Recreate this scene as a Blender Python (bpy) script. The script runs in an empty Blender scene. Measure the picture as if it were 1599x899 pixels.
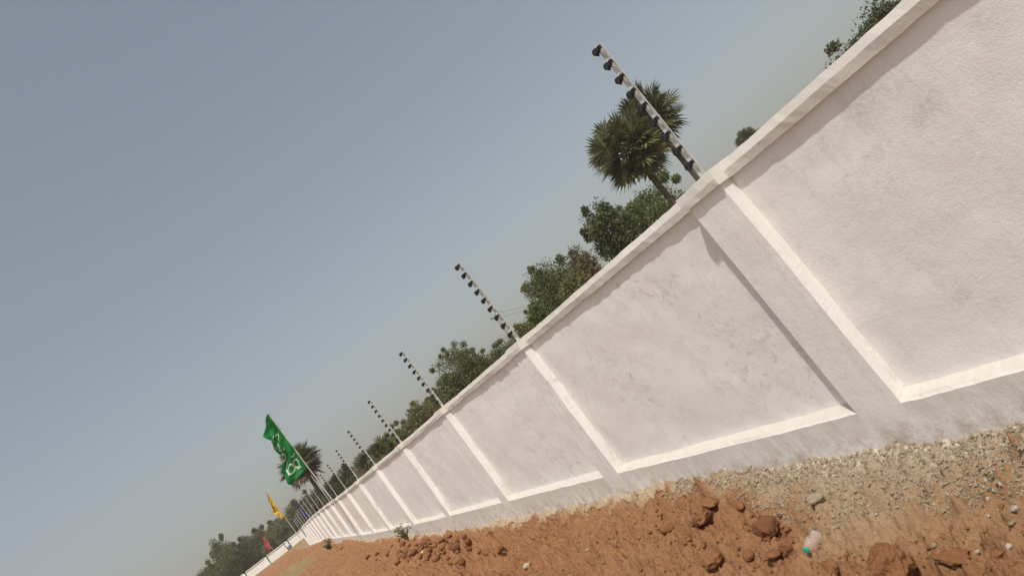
import bpy, math, random
import numpy as np
from mathutils import Matrix, Vector, noise as mnoise

# ------------------------------------------------------------------ camera
ZC = 1.7                                   # eye height; everything measured from the eye is lifted by it
FPX, ROLL, PITCH, YAW = 1100.0, -0.65675, 0.10741, 0.47106
sc = bpy.context.scene
col = sc.collection
cF = np.array([math.sin(YAW) * math.cos(PITCH), math.cos(YAW) * math.cos(PITCH), math.sin(PITCH)])
cR0 = np.array([math.cos(YAW), -math.sin(YAW), 0.0])
cU0 = np.cross(cR0, cF)
cR = math.cos(ROLL) * cR0 + math.sin(ROLL) * cU0
cU = -math.sin(ROLL) * cR0 + math.cos(ROLL) * cU0
cam_d = bpy.data.cameras.new('camera')
cam_d.sensor_fit = 'HORIZONTAL'
cam_d.sensor_width = 36.0
cam_d.lens = 36.0 * FPX / 1599.0
cam_d.clip_start = 0.05
cam_d.clip_end = 5000.0
cam = bpy.data.objects.new('camera', cam_d)
col.objects.link(cam)
cam.matrix_world = Matrix(((cR[0], cU[0], -cF[0], 0), (cR[1], cU[1], -cF[1], 0), (cR[2], cU[2], -cF[2], ZC), (0, 0, 0, 1)))
sc.camera = cam

# ------------------------------------------------------------------ sky, sun, exposure
SUN = Vector((-1.0, -1.7, 2.9)).normalized()          # towards the sun
elev = math.asin(SUN.z)
azim = math.atan2(SUN.x, SUN.y)
world = bpy.data.worlds.new('World')
sc.world = world
world.use_nodes = True
wn = world.node_tree
wn.nodes.clear()
w_out = wn.nodes.new('ShaderNodeOutputWorld')
w_bg = wn.nodes.new('ShaderNodeBackground')
w_sky = wn.nodes.new('ShaderNodeTexSky')
w_sky.sky_type = 'NISHITA'
w_sky.sun_disc = False
w_sky.sun_elevation = elev
w_sky.sun_rotation = azim
w_sky.air_density = 1.0
w_sky.dust_density = 4.0
w_sky.ozone_density = 1.0
w_hs = wn.nodes.new('ShaderNodeHueSaturation')
w_hs.inputs['Saturation'].default_value = 0.85
w_gm = wn.nodes.new('ShaderNodeGamma')                 # thick dust evens the sky out
w_gm.inputs['Gamma'].default_value = 0.65
w_tn = wn.nodes.new('ShaderNodeMix')
w_tn.data_type = 'RGBA'; w_tn.blend_type = 'MULTIPLY'
w_tn.inputs[0].default_value = 1.0
w_tn.inputs[7].default_value = (1.0, 0.985, 0.93, 1)
wn.links.new(w_sky.outputs[0], w_hs.inputs['Color'])
wn.links.new(w_hs.outputs[0], w_gm.inputs['Color'])
wn.links.new(w_gm.outputs[0], w_tn.inputs[6])
wn.links.new(w_tn.outputs[2], w_bg.inputs[0])
w_bg.inputs[1].default_value = 0.142
wn.links.new(w_bg.outputs[0], w_out.inputs[0])

sun_d = bpy.data.lights.new('sun', 'SUN')
sun_d.energy = 2.55
sun_d.angle = math.radians(1.5)
sun_d.color = (1.0, 0.94, 0.84)
sun = bpy.data.objects.new('sun', sun_d)
col.objects.link(sun)
sun.rotation_euler = SUN.to_track_quat('Z', 'Y').to_euler()
sun.location = (-20, -30, 60)

sc.view_settings.view_transform = 'Standard'
sc.view_settings.look = 'None'
sc.view_settings.gamma = 1.0
sc.view_settings.use_curve_mapping = False
sc.view_settings.exposure = 0.47
sc.cycles.max_bounces = 8
sc.cycles.volume_bounces = 1

# ------------------------------------------------------------------ helpers
rng = random.Random(7)
nr = np.random.RandomState(11)


def ray(px, py):
    """direction of a photograph pixel, one metre deep"""
    return cF + (px - 799.5) / FPX * cR - (py - 449.5) / FPX * cU


def at(px, py, depth):
    d = ray(px, py) * depth
    return np.array([d[0], d[1], d[2] + ZC])


def meshobj(name, verts, faces, mats, parent=None, smooth=False, fmat=None):
    me = bpy.data.meshes.new(name)
    me.from_pydata([tuple(map(float, v)) for v in verts], [], [tuple(map(int, f)) for f in faces])
    for m in (mats if isinstance(mats, (list, tuple)) else [mats]):
        me.materials.append(m)
    if fmat is not None:
        me.polygons.foreach_set('material_index', np.asarray(fmat, dtype=np.int32))
    if smooth:
        me.polygons.foreach_set('use_smooth', np.ones(len(me.polygons), dtype=bool))
    me.update()
    o = bpy.data.objects.new(name, me)
    col.objects.link(o)
    if parent is not None:
        o.parent = parent
    return o


def bigmesh(name, verts, faces, mats, parent=None, smooth=False):
    """numpy verts (n,3) and faces (m,k) to a mesh quickly"""
    verts = np.asarray(verts, dtype=np.float32)
    faces = np.asarray(faces, dtype=np.int32)
    k = faces.shape[1]
    me = bpy.data.meshes.new(name)
    me.vertices.add(len(verts))
    me.vertices.foreach_set('co', verts.ravel())
    me.loops.add(faces.size)
    me.loops.foreach_set('vertex_index', faces.ravel())
    me.polygons.add(len(faces))
    me.polygons.foreach_set('loop_start', np.arange(0, faces.size, k, dtype=np.int32))
    me.polygons.foreach_set('use_smooth', np.full(len(faces), smooth, dtype=bool))
    for m in (mats if isinstance(mats, (list, tuple)) else [mats]):
        me.materials.append(m)
    me.update(calc_edges=True)
    me.validate()
    o = bpy.data.objects.new(name, me)
    col.objects.link(o)
    if parent is not None:
        o.parent = parent
    return o


def fattr(o, name, values):
    a = o.data.attributes.new(name, 'FLOAT', 'POINT')
    a.data.foreach_set('value', np.asarray(values, dtype=np.float32).ravel())


def tag(o, label=None, cat=None, group=None, kind=None):
    if label: o['label'] = label
    if cat: o['category'] = cat
    if group: o['group'] = group
    if kind: o['kind'] = kind
    return o


def empty(name, loc=(0, 0, 0), rz=0.0):
    o = bpy.data.objects.new(name, None)
    o.empty_display_size = 0.2
    o.location = tuple(map(float, loc))
    o.rotation_euler = (0, 0, rz)
    col.objects.link(o)
    return o


def tube(path, radii, seg=8, cap=True):
    """verts, faces of a tapered tube along a list of points"""
    path = [Vector(tuple(map(float, p))) for p in path]
    V, Fc = [], []
    n = len(path)
    ref = Vector((0, 0, 1))
    for i, p in enumerate(path):
        d = (path[min(i + 1, n - 1)] - path[max(i - 1, 0)]).normalized()
        r0 = ref if abs(d.dot(ref)) < 0.95 else Vector((1, 0, 0))
        a = d.cross(r0).normalized()
        b = d.cross(a).normalized()
        for k in range(seg):
            t = 2 * math.pi * k / seg
            V.append(tuple(p + (a * math.cos(t) + b * math.sin(t)) * radii[i]))
    for i in range(n - 1):
        for k in range(seg):
            k2 = (k + 1) % seg
            Fc.append((i * seg + k, i * seg + k2, (i + 1) * seg + k2, (i + 1) * seg + k))
    if cap:
        V.append(tuple(path[0])); c0 = len(V) - 1
        V.append(tuple(path[-1])); c1 = len(V) - 1
        for k in range(seg):
            k2 = (k + 1) % seg
            Fc.append((c0, k2, k))
            Fc.append((c1, (n - 1) * seg + k, (n - 1) * seg + k2))
    return V, Fc


class MB:
    def __init__(s): s.v, s.f = [], []
    def add(s, V, Fc):
        o = len(s.v)
        s.v += [tuple(p) for p in V]
        s.f += [tuple(i + o for i in f) for f in Fc]
        return s
    def tube(s, *a, **k): return s.add(*tube(*a, **k))
    def box(s, c, h):
        V = [(c[0] + i * h[0], c[1] + j * h[1], c[2] + k * h[2]) for i in (-1, 1) for j in (-1, 1) for k in (-1, 1)]
        return s.add(V, [(0, 1, 3, 2), (4, 6, 7, 5), (0, 4, 5, 1), (2, 3, 7, 6), (0, 2, 6, 4), (1, 5, 7, 3)])
    def build(s, name, mat, parent=None, smooth=False): return meshobj(name, s.v, s.f, mat, parent, smooth)


# numpy value noise
_tab = nr.rand(256, 256)


def vnoise(x, y, seed=0):
    x = np.asarray(x, float) + seed * 17.31
    y = np.asarray(y, float) + seed * 9.77
    xi = np.floor(x).astype(int); yi = np.floor(y).astype(int)
    fx = x - xi; fy = y - yi
    fx = fx * fx * fx * (fx * (fx * 6 - 15) + 10)
    fy = fy * fy * fy * (fy * (fy * 6 - 15) + 10)
    a = _tab[xi & 255, yi & 255]; b = _tab[(xi + 1) & 255, yi & 255]
    c = _tab[xi & 255, (yi + 1) & 255]; d = _tab[(xi + 1) & 255, (yi + 1) & 255]
    return (a * (1 - fx) + b * fx) * (1 - fy) + (c * (1 - fx) + d * fx) * fy - 0.5


def fbm(x, y, oct=4, seed=0, gain=0.5):
    r = 0; amp = 1.0
    for i in range(oct):
        r = r + amp * vnoise(x * 2 ** i, y * 2 ** i, seed + i * 3)
        amp *= gain
    return r


# ------------------------------------------------------------------ materials
def newmat(name):
    m = bpy.data.materials.new(name)
    m.use_nodes = True
    nt = m.node_tree
    b = nt.nodes['Principled BSDF']
    b.inputs['Roughness'].default_value = 0.8
    b.inputs['Specular IOR Level'].default_value = 0.25
    return m, nt, b


def N(nt, typ, **kw):
    n = nt.nodes.new(typ)
    for k, v in kw.items():
        if k in n.inputs: n.inputs[k].default_value = v
        else: setattr(n, k, v)
    return n


def noise_fac(nt, vec, scale, detail=4, rough=0.55, lo=0.35, hi=0.65, dist=0.0):
    n = N(nt, 'ShaderNodeTexNoise', Scale=scale, Detail=detail, Roughness=rough, Distortion=dist)
    nt.links.new(vec, n.inputs['Vector'])
    r = N(nt, 'ShaderNodeMapRange')
    r.inputs['From Min'].default_value = lo
    r.inputs['From Max'].default_value = hi
    nt.links.new(n.outputs['Fac'], r.inputs['Value'])
    return r.outputs['Result']


def mix(nt, fac, a, b):
    n = nt.nodes.new('ShaderNodeMix')
    n.data_type = 'RGBA'
    if isinstance(fac, (int, float)): n.inputs[0].default_value = fac
    else: nt.links.new(fac, n.inputs[0])
    for i, c in ((6, a), (7, b)):
        if isinstance(c, (tuple, list)): n.inputs[i].default_value = (*c, 1)
        else: nt.links.new(c, n.inputs[i])
    return n.outputs[2]


def mul(nt, a, b):
    n = nt.nodes.new('ShaderNodeMath'); n.operation = 'MULTIPLY'
    for i, c in enumerate((a, b)):
        if isinstance(c, (int, float)): n.inputs[i].default_value = c
        else: nt.links.new(c, n.inputs[i])
    return n.outputs[0]


def bump(nt, b, h, strength, dist, prev=None):
    n = N(nt, 'ShaderNodeBump')
    n.inputs['Strength'].default_value = strength
    n.inputs['Distance'].default_value = dist
    nt.links.new(h, n.inputs['Height'])
    if prev is not None: nt.links.new(prev, n.inputs['Normal'])
    if b is not None: nt.links.new(n.outputs[0], b.inputs['Normal'])
    return n.outputs[0]


def geo_pos(nt):
    g = nt.nodes.new('ShaderNodeNewGeometry')
    return g.outputs['Position']


def simple(name, rgb, rough=0.7, spec=0.25, metal=0.0, var=0.15, scale=8.0):
    m, nt, b = newmat(name)
    b.inputs['Roughness'].default_value = rough
    b.inputs['Specular IOR Level'].default_value = spec
    b.inputs['Metallic'].default_value = metal
    tc = nt.nodes.new('ShaderNodeTexCoord')
    f = noise_fac(nt, tc.outputs['Object'], scale)
    c = mix(nt, f, tuple(x * (1 - var) for x in rgb), tuple(min(1, x * (1 + var)) for x in rgb))
    nt.links.new(c, b.inputs['Base Color'])
    return m


def plaster_material():
    m, nt, b = newmat('whitewashed_plaster')
    pos = geo_pos(nt)
    b.inputs['Roughness'].default_value = 0.9
    b.inputs['Specular IOR Level'].default_value = 0.15
    # whitewash with patchy thickness
    f1 = noise_fac(nt, pos, 1.1, 5, 0.6, 0.3, 0.7)
    base = mix(nt, f1, (0.805, 0.785, 0.77), (0.745, 0.725, 0.71))
    # drawn-out trowel streaks
    mp = N(nt, 'ShaderNodeMapping'); mp.inputs['Scale'].default_value = (6, 9, 2.2)
    mp.inputs['Rotation'].default_value = (0.5, 0, 0)
    nt.links.new(pos, mp.inputs[0])
    f2 = noise_fac(nt, mp.outputs[0], 2.0, 5, 0.65, 0.56, 0.80)
    base = mix(nt, mul(nt, f2, 0.45), base, (0.58, 0.57, 0.555))
    # grey smudges where the wash is thin
    big = noise_fac(nt, pos, 0.9, 4, 0.55, 0.44, 0.62)
    fine = noise_fac(nt, pos, 14.0, 7, 0.74, 0.52, 0.74, 0.8)
    base = mix(nt, mul(nt, mul(nt, big, fine), 0.85), base, (0.34, 0.32, 0.295))
    sta = nt.nodes.new('ShaderNodeAttribute'); sta.attribute_name = 'stain'
    sf = noise_fac(nt, pos, 22.0, 7, 0.78, 0.36, 0.68, 1.0)
    base = mix(nt, mul(nt, mul(nt, sta.outputs['Fac'], sf), 0.62), base, (0.30, 0.285, 0.265))
    # little nicks
    nick = noise_fac(nt, pos, 34.0, 3, 0.6, 0.70, 0.76)
    base = mix(nt, mul(nt, nick, 0.40), base, (0.33, 0.30, 0.27))
    # soil splash low on the wall
    at_ = nt.nodes.new('ShaderNodeAttribute'); at_.attribute_name = 'low'
    spl = noise_fac(nt, pos, 9.0, 6, 0.75, 0.40, 0.66)
    base = mix(nt, mul(nt, at_.outputs['Fac'], spl), base, (0.46, 0.38, 0.30))
    # sun glare on the ledge toned down in its colour; coping darker too
    td = nt.nodes.new('ShaderNodeAttribute'); td.attribute_name = 'dust'
    base = mix(nt, mul(nt, td.outputs['Fac'], 0.85), base, (0.555, 0.515, 0.465))
    nt.links.new(base, b.inputs['Base Color'])
    h1 = N(nt, 'ShaderNodeTexNoise', Scale=120.0, Detail=4.0, Roughness=0.6); nt.links.new(pos, h1.inputs['Vector'])
    h2 = N(nt, 'ShaderNodeTexNoise', Scale=5.0, Detail=4.0, Roughness=0.6); nt.links.new(pos, h2.inputs['Vector'])
    h3 = N(nt, 'ShaderNodeTexNoise', Scale=19.0, Detail=6.0, Roughness=0.72, Distortion=0.2); nt.links.new(pos, h3.inputs['Vector'])
    n1 = bump(nt, None, h2.outputs['Fac'], 0.22, 0.02)
    n2 = bump(nt, None, h3.outputs['Fac'], 0.28, 0.008, n1)
    bump(nt, b, h1.outputs['Fac'], 0.5, 0.0025, n2)
    return m


def ground_material():
    m, nt, b = newmat('red_soil_and_mortar')
    pos = geo_pos(nt)
    b.inputs['Roughness'].default_value = 0.95
    b.inputs['Specular IOR Level'].default_value = 0.1
    def attr(n):
        a = nt.nodes.new('ShaderNodeAttribute'); a.attribute_name = n
        return a.outputs['Fac']
    f1 = noise_fac(nt, pos, 1.6, 6, 0.65, 0.3, 0.7)
    soil = mix(nt, f1, (0.350, 0.175, 0.086), (0.250, 0.118, 0.056))
    f2 = noise_fac(nt, pos, 11.0, 6, 0.7, 0.4, 0.72)
    soil = mix(nt, mul(nt, f2, 0.6), soil, (0.38, 0.205, 0.108))
    f4 = noise_fac(nt, pos, 0.8, 5, 0.6, 0.45, 0.7)
    soil = mix(nt, mul(nt, f4, 0.55), soil, (0.42, 0.235, 0.13))
    f3 = noise_fac(nt, pos, 55.0, 4, 0.7, 0.55, 0.68)
    soil = mix(nt, mul(nt, f3, 0.65), soil, (0.11, 0.046, 0.021))
    g1 = noise_fac(nt, pos, 7.0, 6, 0.7, 0.3, 0.7)
    mort = mix(nt, g1, (0.50, 0.390, 0.270), (0.38, 0.290, 0.195))
    g2 = noise_fac(nt, pos, 48.0, 4, 0.7, 0.52, 0.68)
    mort = mix(nt, mul(nt, g2, 0.6), mort, (0.56, 0.48, 0.38))
    g3 = noise_fac(nt, pos, 80.0, 3, 0.7, 0.58, 0.68)
    mort = mix(nt, mul(nt, g3, 0.5), mort, (0.20, 0.155, 0.11))
    soil = mix(nt, mul(nt, attr('dusty'), 0.75), soil, (0.40, 0.25, 0.14))
    c = mix(nt, attr('mortar'), soil, mort)
    w1 = noise_fac(nt, pos, 30.0, 5, 0.75, 0.50, 0.60)
    c = mix(nt, mul(nt, attr('lime'), w1), c, (0.70, 0.64, 0.57))
    t1 = noise_fac(nt, pos, 2.2, 6, 0.7, 0.35, 0.65)
    tan = mix(nt, t1, (0.33, 0.245, 0.125), (0.22, 0.165, 0.085))
    c = mix(nt, attr('tan'), c, tan)
    c = mix(nt, attr('pale'), c, mix(nt, t1, (0.50, 0.44, 0.36), (0.40, 0.345, 0.27)))  # pale colour for unseen ground, added as bounce for the wall
    nt.links.new(c, b.inputs['Base Color'])
    h1 = N(nt, 'ShaderNodeTexNoise', Scale=38.0, Detail=6.0, Roughness=0.7); nt.links.new(pos, h1.inputs['Vector'])
    h2 = N(nt, 'ShaderNodeTexNoise', Scale=140.0, Detail=3.0, Roughness=0.7); nt.links.new(pos, h2.inputs['Vector'])
    n1 = bump(nt, None, h1.outputs['Fac'], 0.9, 0.03)
    bump(nt, b, h2.outputs['Fac'], 0.5, 0.006, n1)
    return m


def rock_material(name, c1, c2, c3):
    m, nt, b = newmat(name)
    tc = nt.nodes.new('ShaderNodeTexCoord')
    pos = geo_pos(nt)
    b.inputs['Roughness'].default_value = 0.95
    b.inputs['Specular IOR Level'].default_value = 0.1
    f = noise_fac(nt, pos, 9.0, 6, 0.65, 0.3, 0.7)
    c = mix(nt, f, c1, c2)
    f2 = noise_fac(nt, pos, 60.0, 4, 0.7, 0.55, 0.7)
    c = mix(nt, mul(nt, f2, 0.6), c, c3)
    nt.links.new(c, b.inputs['Base Color'])
    h = N(nt, 'ShaderNodeTexNoise', Scale=45.0, Detail=6.0, Roughness=0.7); nt.links.new(pos, h.inputs['Vector'])
    bump(nt, b, h.outputs['Fac'], 0.9, 0.03)
    return m


def leaf_material(name, c1, c2, c3, trans=0.3, rough=0.6):
    m, nt, b = newmat(name)
    pos = geo_pos(nt)
    b.inputs['Roughness'].default_value = rough
    b.inputs['Specular IOR Level'].default_value = 0.2
    oi = nt.nodes.new('ShaderNodeNewGeometry')
    rp = nt.nodes.new('ShaderNodeValToRGB')
    rp.color_ramp.elements[0].color = (*c1, 1)
    rp.color_ramp.elements[1].color = (*c3, 1)
    e = rp.color_ramp.elements.new(0.55); e.color = (*c2, 1)
    nt.links.new(oi.outputs['Random Per Island'], rp.inputs[0])
    f = noise_fac(nt, pos, 0.9, 3, 0.5, 0.35, 0.65)
    dark = mix(nt, mul(nt, f, 0.35), rp.outputs[0], c1)
    nt.links.new(dark, b.inputs['Base Color'])
    tr = nt.nodes.new('ShaderNodeBsdfTranslucent')
    nt.links.new(dark, tr.inputs['Color'])
    ms = nt.nodes.new('ShaderNodeMixShader')
    ms.inputs[0].default_value = trans
    out = nt.nodes['Material Output']
    nt.links.new(b.outputs[0], ms.inputs[1]); nt.links.new(tr.outputs[0], ms.inputs[2])
    nt.links.new(ms.outputs[0], out.inputs['Surface'])
    return m


def cloth_material(name, rgb):
    m, nt, b = newmat(name)
    tc = nt.nodes.new('ShaderNodeTexCoord')
    f = noise_fac(nt, tc.outputs['Object'], 5.0, 4, 0.6)
    c = mix(nt, f, tuple(x * 0.85 for x in rgb), tuple(min(1, x * 1.1) for x in rgb))
    nt.links.new(c, b.inputs['Base Color'])
    b.inputs['Roughness'].default_value = 0.55
    tr = nt.nodes.new('ShaderNodeBsdfTranslucent')
    nt.links.new(c, tr.inputs['Color'])
    ms = nt.nodes.new('ShaderNodeMixShader'); ms.inputs[0].default_value = 0.45
    out = nt.nodes['Material Output']
    nt.links.new(b.outputs[0], ms.inputs[1]); nt.links.new(tr.outputs[0], ms.inputs[2])
    nt.links.new(ms.outputs[0], out.inputs['Surface'])
    return m


M = {}
M['plaster'] = plaster_material()
M['ground'] = ground_material()
M['clod'] = rock_material('red_clod', (0.325, 0.155, 0.073), (0.235, 0.106, 0.049), (0.40, 0.225, 0.125))
M['darkclod'] = rock_material('brown_clod', (0.24, 0.105, 0.055), (0.165, 0.068, 0.036), (0.30, 0.155, 0.088))
M['greystone'] = rock_material('grey_stone', (0.46, 0.375, 0.27), (0.34, 0.27, 0.19), (0.56, 0.48, 0.38))
M['whitestone'] = rock_material('pale_stone', (0.62, 0.56, 0.48), (0.46, 0.40, 0.33), (0.72, 0.67, 0.60))
M['steel'] = simple('galvanised_steel', (0.50, 0.50, 0.485), 0.5, 0.4, 0.15, 0.12, 20)
M['whitepole'] = simple('painted_pole', (0.55, 0.52, 0.48), 0.5, 0.3, 0.0, 0.12, 3)
M['black'] = simple('black_plastic', (0.012, 0.013, 0.018), 0.45, 0.4, 0, 0.2, 30)
M['bark'] = simple('grey_bark', (0.13, 0.105, 0.08), 0.9, 0.1, 0, 0.35, 6)
M['palmbark'] = simple('palm_bark', (0.085, 0.075, 0.065), 0.9, 0.1, 0, 0.35, 9)
M['leaf_mid'] = leaf_material('leaf_mid', (0.075, 0.095, 0.038), (0.145, 0.165, 0.066), (0.235, 0.245, 0.11))
M['leaf_dark'] = leaf_material('leaf_dark', (0.05, 0.064, 0.032), (0.102, 0.12, 0.054), (0.165, 0.178, 0.084))
M['leaf_fresh'] = leaf_material('leaf_fresh', (0.085, 0.118, 0.042), (0.155, 0.19, 0.07), (0.24, 0.27, 0.11))
M['leaf_olive'] = leaf_material('leaf_olive', (0.1, 0.1, 0.042), (0.18, 0.172, 0.07), (0.26, 0.235, 0.11))
M['leaf_brown'] = leaf_material('leaf_brown', (0.1, 0.08, 0.05), (0.165, 0.135, 0.08), (0.22, 0.185, 0.115))
M['palm_leaf'] = leaf_material('palm_leaf', (0.05, 0.062, 0.028), (0.118, 0.13, 0.056), (0.27, 0.25, 0.13), 0.2, 0.5)
M['palm_dry'] = leaf_material('palm_dry', (0.085, 0.072, 0.048), (0.15, 0.125, 0.08), (0.27, 0.22, 0.14), 0.15)
M['green'] = cloth_material('green_cloth', (0.012, 0.215, 0.05))
M['yellow'] = cloth_material('yellow_cloth', (0.80, 0.56, 0.05))
M['blue'] = cloth_material('blue_cloth', (0.030, 0.040, 0.200))
M['red'] = cloth_material('red_cloth', (0.62, 0.060, 0.075))
M['white_print'] = simple('white_print', (0.40, 0.49, 0.41), 0.6, 0.2, 0, 0.08, 5)
M['dark_print'] = simple('dark_print', (0.05, 0.035, 0.012), 0.6, 0.2, 0, 0.1, 5)
M['teal'] = simple('teal_plastic', (0.0, 0.36, 0.25), 0.4, 0.4, 0, 0.08, 30)
M['rust'] = simple('rusty_iron', (0.085, 0.05, 0.032), 0.8, 0.2, 0, 0.3, 6)
M['bluegrey'] = simple('blue_grey_plastic', (0.16, 0.20, 0.24), 0.6, 0.3, 0, 0.15, 4)
M['concrete'] = simple('pale_concrete', (0.27, 0.25, 0.22), 0.9, 0.1, 0, 0.15, 4)
M['drystalk'] = leaf_material('dry_stalk', (0.16, 0.11, 0.05), (0.25, 0.18, 0.09), (0.34, 0.26, 0.14), 0.2)


def pet_material():
    m, nt, b = newmat('clear_plastic')
    b.inputs['Base Color'].default_value = (0.80, 0.79, 0.77, 1)
    b.inputs['Roughness'].default_value = 0.12
    b.inputs['Specular IOR Level'].default_value = 0.6
    b.inputs['Alpha'].default_value = 0.22
    return m


M['pet'] = pet_material()

# ------------------------------------------------------------------ wall line (metres from the eye, lifted by ZC)
_wy = [-12, 1.5, 2.93, 6.46, 9.8, 13.3, 16.4, 19.8, 23.8, 27, 34, 45, 57, 70]
_wz = [.15, .165, .165, .205, .25, .295, .345, .40, .46, .53, .71, .93, 1.08, 1.20]
_wx = [2.92, 2.92, 2.92, 2.93, 2.92, 2.89, 2.87, 2.87, 2.91, 2.95, 3.03, 3.20, 3.33, 3.46]


def smooth_interp(y, ys, vs, w):
    y = np.asarray(y, float)
    r = 0
    for k, g in ((-1, .15), (-.5, .22), (0, .26), (.5, .22), (1, .15)):
        r = r + g * np.interp(y + k * w, ys, vs)
    return r


def wx(y): return smooth_interp(y, _wy, _wx, 1.5)
def wz(y): return smooth_interp(y, _wy, _wz, 1.5) + ZC


# ------------------------------------------------------------------ ground surface
_gy = [-40, 0, 2.4, 3.5, 4.3, 6.2, 8.9, 14.3, 20, 29, 34, 37, 45, 52, 75, 100, 120, 140, 700]
_gz = [-1.72, -1.66, -1.63, -1.60, -1.57, -1.53, -1.555, -1.48, -1.36, -1.14, -.98, -1.08, -.48, -.56, -.44, .25, .80, 1.0, 2.0]


def wall_x(y): return np.interp(y, _wy, _wx)


def ground_base(x, y):
    x = np.asarray(x, float); y = np.asarray(y, float)
    z = smooth_interp(y, _gy, _gz, 0.6)
    off = np.clip(wall_x(y) - x, 0, 60)
    near = np.clip(1 - (y - 10) / 22.0, 0, 1)
    z = z - near * 0.13 * (1 - np.exp(-(off / 0.9) ** 2)) - near * 0.045 * (1 - np.exp(-off / 0.07)) + near * .01
    z = z + 0.06 * fbm(x * .45, y * .45, 3, 5) * np.clip(y / 8, 0.3, 1.6)
    return z


def fine_relief(x, y):
    d = np.maximum(y, 1.0)
    r = 0.085 * fbm(x * 2.6, y * 2.6, 4, 21, 0.6)
    ridge = 1 - np.abs(2 * fbm(x * 5.5 + 3, y * 4.5, 3, 33))
    r = r + 0.045 * (ridge - .6)
    n = fbm(x * 17, y * 17, 4, 41, 0.62)
    r = r + 0.036 * n
    n2 = np.maximum(vnoise(x * 45, y * 45, 51), -0.1)
    r = r + 0.013 * n2
    return r


# lumps half sunk in the soil
lumps = []
for i in range(9000):
    yy = 1.6 * math.exp(nr.rand() * math.log(22.0))
    wx_ = float(wall_x(yy))
    xx = wx_ - 0.02 - (nr.rand() ** 1.3) * (1.5 + 0.06 * yy)
    rr = (0.010 + 0.050 * nr.rand() ** 3.5) * (1 + 0.05 * yy)
    lumps.append((xx, yy, rr, rr * (0.45 + 0.5 * nr.rand()), nr.rand() * 6.28, 0.55 + 0.45 * nr.rand()))
for i in range(2600):                     # crumbly middle stretch
    yy = 4.5 * math.exp(nr.rand() * math.log(4.0))
    xx = float(wall_x(yy)) - .15 - nr.rand() * 1.5
    rr = (0.012 + 0.03 * nr.rand() ** 2.5) * (0.7 + 0.06 * yy)
    lumps.append((xx, yy, rr, rr * (0.5 + 0.5 * nr.rand()), nr.rand() * 6.28, 0.5 + 0.5 * nr.rand()))
for i in range(90):                       # broken clods in front of the weed
    yy = 8.6 + nr.rand() * 5.0
    xx = 1.75 + nr.rand() * 0.75
    rr = 0.04 + 0.06 * nr.rand() ** 1.5
    lumps.append((xx, yy, rr, rr * (0.7 + 0.5 * nr.rand()), nr.rand() * 6.28, 0.6 + 0.4 * nr.rand()))

gx_f = np.concatenate([np.linspace(-300, -60, 9), np.linspace(-50, -8, 22), np.linspace(-7.5, -.6, 30), np.linspace(-.4, 1.0, 36)[:-1],
                       np.linspace(1.0, 3.06, 216), np.linspace(3.2, 9, 24), np.linspace(10, 60, 26), np.linspace(70, 320, 9)])
ys = [1.25]
while ys[-1] < 16: ys.append(ys[-1] * 1.0034)
while ys[-1] < 130: ys.append(ys[-1] * 1.0085)
while ys[-1] < 700: ys.append(ys[-1] * 1.06)
gy_f = np.concatenate([np.linspace(-300, -20, 8), np.linspace(-15, 1.1, 34), np.array(ys)])
GX, GY = np.meshgrid(gx_f, gy_f)
GB = ground_base(GX, GY)
infield = np.clip((GX + 9) / 3, 0, 1) * np.clip((110 - GY) / 30, 0, 1)
rough_k = 0.45 + 0.55 * np.clip((wall_x(GY) - GX) / 0.35, 0, 1)
GZ = GB + fine_relief(GX, GY) * infield * rough_k
for (lx, ly, lr, lh, la, lf) in lumps:
    i0, i1 = np.searchsorted(gy_f, [ly - lr * 1.6, ly + lr * 1.6])
    j0, j1 = np.searchsorted(gx_f, [lx - lr * 1.6, lx + lr * 1.6])
    if i1 <= i0 or j1 <= j0: continue
    dx = GX[i0:i1, j0:j1] - lx; dy = GY[i0:i1, j0:j1] - ly
    u = (dx * math.cos(la) + dy * math.sin(la)) / lr
    v = (-dx * math.sin(la) + dy * math.cos(la)) / (lr * lf)
    q = np.maximum(np.sqrt(u * u + v * v), np.maximum(np.abs(u * 1.05 + .25 * v), np.abs(v * .95 - .3 * u)))
    if wall_x(ly) - lx < .12: lh = lh * .5
    hgt = np.clip(1.3 - q ** 4, 0, np.clip(0.85 + .22 * u - .1 * v, .5, 1.1)) * lh
    GZ[i0:i1, j0:j1] += hgt
# the heap ends raggedly on the wall
offw = wall_x(GY) - GX
GZ += np.exp(-np.clip(offw, 0, 9) / 0.06) * 0.030 * fbm(GY * 3.0, GX * 0 + 3, 4, 77) * np.clip((40 - GY) / 5, 0, 1)


def gz_at(x, y):
    j = int(np.clip(np.searchsorted(gx_f, x), 1, len(gx_f) - 1)); i = int(np.clip(np.searchsorted(gy_f, y), 1, len(gy_f) - 1))
    tx = (x - gx_f[j - 1]) / (gx_f[j] - gx_f[j - 1]); ty = (y - gy_f[i - 1]) / (gy_f[i] - gy_f[i - 1])
    a = GZ[i - 1, j - 1] * (1 - tx) + GZ[i - 1, j] * tx
    b = GZ[i, j - 1] * (1 - tx) + GZ[i, j] * tx
    return float(a * (1 - ty) + b * ty) + ZC


def ground_hit(px, py):
    """where the line of sight of a photograph pixel meets the soil"""
    d = ray(px, py); t = 0.8
    while t < 200:
        p = d * t
        if p[2] + ZC < gz_at(p[0], p[1]): break
        t *= 1.004
    return np.array([p[0], p[1], gz_at(p[0], p[1])])


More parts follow.
